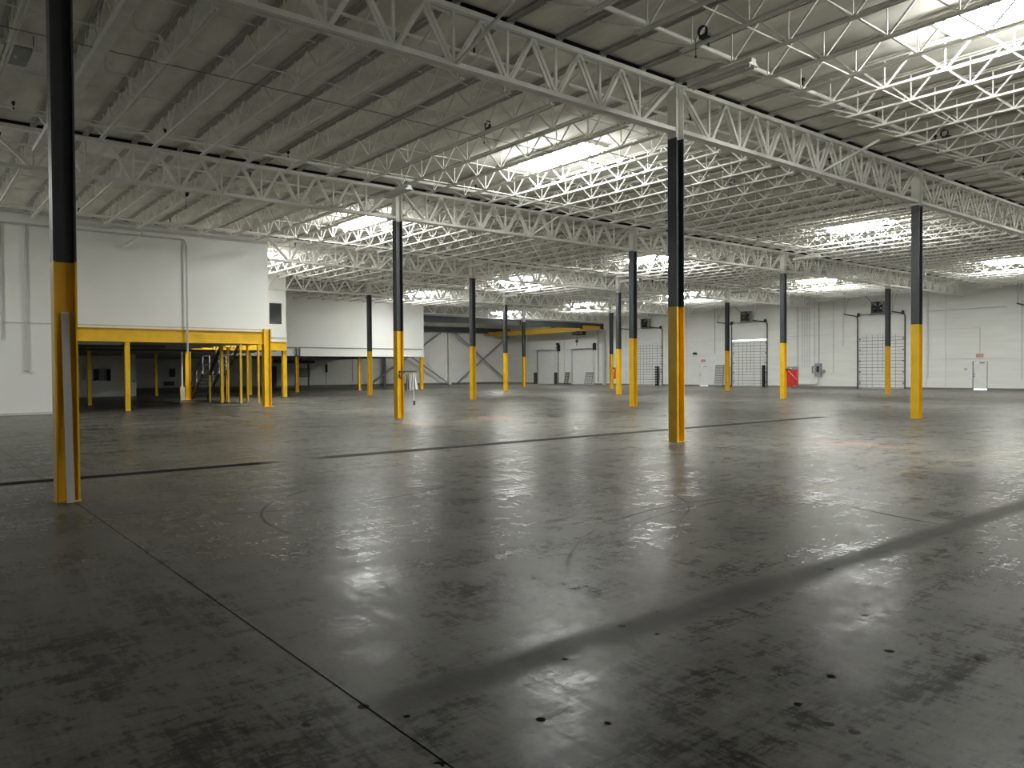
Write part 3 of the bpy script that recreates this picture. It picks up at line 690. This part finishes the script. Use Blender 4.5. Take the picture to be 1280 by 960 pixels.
# brown door frame posts under the mezzanine
for xx, lab in ((20.6, 'thin brown post by the back wall under the long mezzanine'), (31.6, 'thin brown post by the back wall near the charcoal column')):
    t = thing('thin_post', lab, 'post', (xx, YB-1.2, 0)); B(-.07,.07,-.07,.07,.02,3.0).obj('shaft', mat('brown_paint', (.13,.09,.05), .6), t); B(-.12,.12,-.12,.12,0,.02).obj('base_plate', DARK, t)
# ground floor back wall details under the mezzanine
t = thing('dark_wall_opening', 'dark window panel on the back wall under the long mezzanine', 'window', (20.5, YB-.03, 1.1)); B(-.75,.75,-.02,.02,.05,.9).obj('pane', GREY, t); MB().box(-.8,.8,-.03,.02,0,.05).box(-.8,.8,-.03,.02,.9,.95).box(-.8,-.75,-.03,.02,.05,.9).box(.75,.8,-.03,.02,.05,.9).obj('frame', DARK, t)
t = thing('wall_duct', 'black duct shelf high on the back wall under the mezzanine', 'duct', (19.5, YB-.5, 2.6)); B(-2.3,2.0,-.3,.3,0,.30).obj('box', BLACK, t); MB().bar((.2,0,.3),(1.9,0,.66), .1).obj('strut', BLACK, t)
t = thing('fire_extinguisher', 'dark extinguisher on a wall stem under the long mezzanine', 'extinguisher', (23.2, YB-.16, 1.6)); MB().tube([(0,0,0),(0,0,.75),(0,0,.85)], .11, 10).obj('cylinder', BLACK, t); MB().tube([(0,0,.85),(0,0,.98)], .04, 8).obj('valve', DARK, t); MB().tube([(0,.1,-1.6),(0,.1,0)], .03, 6).obj('stem', LGREY, t)
for xx, z0, lab in ((26.4, .5, 'thin conduit on the shaded back wall beside a valve box'), (28.5, 1.6, 'thin conduit on the shaded back wall by the grey post'), (33.1, .2, 'thin conduit on the back wall beside the brown post')):
    pipe('wall_conduit', [(xx, YB-.05, z0), (xx, YB-.05, 6.0)], .03, LGREY, lab)
t = thing('dark_doorway', 'black doorway in the back wall behind the stair', 'door', (17.0, YB-.03, 0)); B(-.5,.5,-.02,.02,0,2.3).obj('opening', BLACK, t); MB().box(-.56,-.5,-.03,.02,0,2.36).box(.5,.56,-.03,.02,0,2.36).box(-.5,.5,-.03,.02,2.3,2.36).obj('frame', DARK, t)
for xx, z0, ww, hh, lab in ((7.1, 1.25, .5, .8, 'dark upper box on the far wall deep under the mezzanine'), (6.8, .42, .9, .4, 'dark low box on the far wall deep under the mezzanine')):
    t = thing('wall_box', lab, 'box', (xx, YB-.2, z0)); B(-ww/2,ww/2,0,.2,0,hh).obj('case', BLACK, t); B(-ww/2+.05,ww/2-.05,-.02,0,.05,hh-.05).obj('cover', DARK, t)
for i, xx in enumerate((3.95, 4.75)): 
    t = thing('round_wall_plate', 'small bright round plate on the far partition under the mezzanine', 'wall plate', (xx, YB-.05, 1.38), 'round plates on far partition'); MB().tube([(0,0,0),(0,.05,0)], .07, 10).obj('disc', LAMPW, t)
t = thing('partition_pillar', 'white boxed pillar at the end of the ground floor partition', 'pillar', (-.55, y3-.5, 0)); B(-.3,.2,-.2,.2,0,3.0).obj('casing', WALLM, t); B(-.02,.08,-.23,-.2,1.0,1.12).obj('switch', DARK, t)
# fill of the partition openings
t = thing('machine', 'dark cabinet with a wire cage seen through the partition opening', 'machine', (-2.4, y3+.5, 0))
B(-.75,-.1,0,.8,0,2.2).obj('cabinet', BLACK, t)
for i in range(5): B(-.05+i*.14,-.03+i*.14,.1,.12,.0,2.0).obj('cage_rod', GREY, t)
for i in range(5): B(-.06,.55,.12,.14,1.0+i*.2,1.02+i*.2).obj('cage_crossbar', GREY, t)
B(.55,.75,0,.8,0,2.0).obj('side_panel', BLACK, t)

# small office window
t = thing('window_1', 'small dark window in the narrow office wall', 'window', ((wx0+wx1)/2, y2+.05, wz0), None, 'structure')
hw_, hh_ = (wx1-wx0)/2, wz1-wz0
B(-hw_+.05,hw_-.05,.0,.015,.05,hh_-.05).obj('pane', GLASS, t)
MB().box(-hw_,-hw_+.05,-.03,.05,0,hh_).box(hw_-.05,hw_,-.03,.05,0,hh_).box(-hw_+.05,hw_-.05,-.03,.05,0,.05).box(-hw_+.05,hw_-.05,-.03,.05,hh_-.05,hh_).obj('window_frame', STEEL, t)

# office wall pipes
pipe('wall_pipe', [(-30, y1-.09, 7.60), (-3.78, y1-.09, 7.60), (-3.70, y1-.09, 7.52), (-3.66, y1-.16, 7.3), (-3.66, y1-.16, 2.55)], .042, LGREY, 'grey pipe running along the office wall and dropping past the yellow beam', 'pipe')
pipe('wall_pipe', [(-9.79, y1-.06, 7.55), (-9.79, y1-.06, 1.85)], .035, LGREY, 'thin pipe dropping to a valve on the plain office wall', 'pipe')
pipe('wall_pipe', [(-10.62, y1-.06, 7.55), (-10.62, y1-.06, 3.0)], .035, LGREY, 'thin short pipe on the office wall beside the longer dropping pipe', 'pipe')
t = thing('pipe_valve', 'small grey valve at the end of the thin wall pipe', 'valve', (-9.79, y1-.08, 1.72)); MB().tube([(-.08,0,.06),(.08,0,.06)], .05, 8).obj('body', LGREY, t); MB().tube([(0,0,.06),(0,0,.13)], .03, 6).obj('neck', LGREY, t)
pipe('wall_pipe', [(-30, y1-.25, 8.05), (-.2, y1-.25, 8.05)], .045, LGREY, 'dark edged pipe along the top of the office wall under the deck', 'pipe')
o = MB().bar((-6.3, y1-.08, 7.0), (-5.6, y1-.9, 7.6), .06).obj('pipe_brace', STEEL); tag(o, 'short white slanted pipe brace on the upper office wall', 'brace')
pipe('stair_pipe', [(-.50, y2-.22, .8), (-.50, y2-.22, 3.02)], .055, LAMPW, 'white upright pipe beside the bright yellow column by the stair', 'pipe')
t = thing('pipe_guard', 'cream guard sleeve at the foot of the white pipe', 'guard', (-.50, y2-.22, 0)); B(-.13,.13,-.12,.12,.01,.8).obj('sleeve', mat('cream_paint', (.75,.62,.38), .6), t); B(-.16,.16,-.15,.15,0,.01).obj('foot', DARK, t)
# pipes hanging below the soffit
for yy, z, xa, xb, lab in ((y1+1.6, 2.86, -8.6, -3.8, 'dark pipe hanging under the soffit near the long yellow beam'), (y1+5.0, 2.78, -8.5, -.4, 'second dark pipe hanging deeper under the office soffit')):
    o = pipe('soffit_pipe', [(xa, yy, z), (xb, yy+1.5, z+.05)], .06, DARK, lab, 'pipe')
    for q in (.2, .8): MB().tube([(xa+(xb-xa)*q, yy+1.5*q, z), (xa+(xb-xa)*q, yy+1.5*q, 3.28)], .012, 5).obj('hanger', DARK, o)
t = thing('strip_light', 'white strip light under the office soffit beside the yellow post', 'light', (-7.2, y1+1.385, 2.94)); B(-1.2,1.2,-.08,.08,0,.08).obj('housing', LAMPW, t); MB().tube([(-1.15,0,-.02),(1.15,0,-.02)], .018, 8).obj('tube', LAMPW, t)

# ------------------------------------------------------------------ stair
t = thing('steel_stair', 'black steel stair with two flights and yellow posts beside the office mezzanine', 'stair', (0, 0, 0))
sx0, sx1 = .10, 1.04
fl_ = [((37.2, 0.0), (34.95, 1.58)), ((33.55, 1.58), (31.45, 3.25))]
for (ya, za), (yb_, zb) in fl_:
    for xx in (sx0, sx1): MB().bar((xx, ya, za+.06), (xx, yb_, zb+.02), .05, .24, (1,0,0)).obj('stringer', BLACK, t)
    n = 8
    for i in range(n):
        q = (i+.5)/n; yy = ya+(yb_-ya)*q; zz = za+(zb-za)*q+.06
        B(sx0+.03, sx1-.03, yy-.13, yy+.13, zz, zz+.035).obj('tread', DARK, t)
    for xx in (sx0, sx1):
        MB().tube([(xx, ya, za+1.0), (xx, yb_, zb+1.0)], .022, 6).obj('handrail', BLACK, t)
        MB().tube([(xx, ya, za+.55), (xx, yb_, zb+.55)], .018, 6).obj('mid_rail', BLACK, t)
        for q in (.05, .5, .95): MB().tube([(xx, ya+(yb_-ya)*q, za+(zb-za)*q+.1), (xx, ya+(yb_-ya)*q, za+(zb-za)*q+1.0)], .02, 6).obj('rail_post', LGREY if q == .5 else BLACK, t)
B(sx0-.03, sx1+.03, 33.5, 35.0, 1.50, 1.58).obj('landing', BLACK, t)
B(sx0-.05, 1.52, 29.65, 31.5, 3.15, 3.25).obj('top_landing', BLACK, t)
for xx in (sx0, sx1):
    MB().tube([(xx,34.85,1.58),(xx,34.85,2.6),(xx,33.65,2.6),(xx,33.65,1.58)], .025, 6).tube([(xx,34.85,2.1),(xx,33.65,2.1)], .02, 6).obj('landing_guard', LGREY, t)
MB().tube([(1.48,31.45,3.25),(1.48,31.45,3.62)], .025, 6).tube([(1.48,29.7,3.25),(1.48,29.7,3.62)], .025, 6).tube([(.1,29.7,3.6),(1.48,29.7,3.6),(1.48,31.45,3.6)], .022, 6).obj('top_guard', BLACK, t)
for xx, yy, zz, r in ((.08,33.6,1.5,.05), (1.02,33.5,1.5,.05), (.06,31.45,3.15,.08), (.45,31.6,3.05,.05), (.5,29.75,3.15,.06), (1.46,31.4,3.15,.05), (1.46,29.75,3.15,.05)):
    B(xx-r, xx+r, yy-r, yy+r, 0, zz).obj('support_post', YEL, t)

# ------------------------------------------------------------------ things hanging on and leaning against columns
t = thing('leaning_board', 'long narrow pale board leaning in the web of the near yellow column', 'board', (-12.19, -.24, 0)); t.rotation_euler = (-.085, -.0, 0)
B(-.045,.045,-.02,.02,0.006,2.42).obj('plank', WOODY, t); B(-.045,.045,-.021,.021,2.42,2.44).obj('cut_end', CLOTH, t)
t = thing('column_clamp', 'dark clamp with a handle on the column with the hanging cloth', 'clamp', (.0, W-.14, 1.45))
MB().box(-.09,.12,-.06,.0,.15,.22).box(.12,.62,-.05,-.01,.16,.21).obj('bar', DARK, t); MB().tube([(-.05,-.05,.2),(-.1,-.07,.1),(-.08,-.07,-.02),(.02,-.05,-.06)], .025, 6).obj('screw_handle', DARK, t)
def cloth(name, loc, wd, h, m, lab, cat, folds=5, taper=.25, rz=0):
    t = thing(name, lab, cat, loc, rz=rz); mb = MB(); nx, nz = 16, 8
    for side in (0, 1):
        for k in range(nz+1):
            q = k/nz
            for i in range(nx+1):
                s = i/nx-.5; ww = wd*(taper+(1-taper)*q**.8)
                fold = math.sin(s*folds*2*math.pi)*.035*(.4+q) + math.sin(7*s+5*q)*.02
                mb.v.append((s*ww, fold+(.03 if side else -.03)*(1-abs(2*s)**3), -q*h*(1-.10*abs(math.sin(3*s+1))*q)))
    n1 = (nx+1)*(nz+1)
    for k in range(nz):
        for i in range(nx):
            a = k*(nx+1)+i; mb.f += [(a, a+1, a+nx+2, a+nx+1), (n1+a+1, n1+a, n1+a+nx+1, n1+a+nx+2)]
    for k in range(nz):
        for i in (0, nx):
            a = k*(nx+1)+i; f = (a, a+nx+1, n1+a+nx+1, n1+a); mb.f.append(f if i == 0 else f[::-1])
    for i in range(nx): 
        mb.f.append((i+1, i, n1+i, n1+i+1)); a = nz*(nx+1)+i; mb.f.append((a, a+1, n1+a+1, n1+a))
    mb.obj('folds', m, t); return t
c = cloth('hanging_cloth', (.50, W-.17, 1.60), .36, .66, CLOTH, 'white cloth bundle hanging from the clamp on a yellow column', 'cloth', 3, .3, rz=-.7)
MB().tube([(0,0,-.60),(.02,0,-1.0)], .018, 6).obj('cord', CLOTH, c); MB().tube([(.02,0,-1.0),(.02,0,-1.16)], .035, 8).obj('cord_weight', BLACK, c)
cloth('hanging_strap', (.22, W-.24, 1.55), .16, .62, GREY, 'dark grey strap bundle hanging beside the white cloth', 'strap', 2, .6, rz=-.7)
t = thing('column_hook', 'dark hook bracket on the column with the red bag', 'hook', (2*U+.12, W-.14, 1.55)); MB().box(-.1,.05,-.05,0,0,.12).box(.05,.42,-.04,-.01,.05,.10).obj('bracket', DARK, t); B(.30,.42,-.05,0,.1,.14).obj('tip', LAMPW, t)
c = cloth('red_bag', (2*U+.55, W-.2, 1.60), .72, .98, RED, 'bright red bag hanging on a yellow column', 'bag', 2, .85, rz=-.7)
MB().tube([(-.25,-.07,-.05),(.22,-.09,-.55)], .012, 5).obj('strap', CLOTH, c); MB().tube([(-.1,0,-.95),(.05,0,-1.06),(.22,0,-.95)], .018, 6).obj('handle_loop', RED, c)
t = thing('column_hook', 'dark hook bracket on the column with the faded red bag', 'hook', (3*U+.12, 3*W-.14, 1.75)); MB().box(-.1,.05,-.05,0,0,.12).box(.05,.4,-.04,-.01,.05,.10).obj('bracket', DARK, t)
c = cloth('faded_red_bag', (3*U+.5, 3*W-.2, 1.78), .75, .95, PINK, 'faded red bag hanging on the yellow column near the crane bay', 'bag', 2, .6, rz=-.7)
print('joists', njo, 'objects', len(bpy.data.objects))
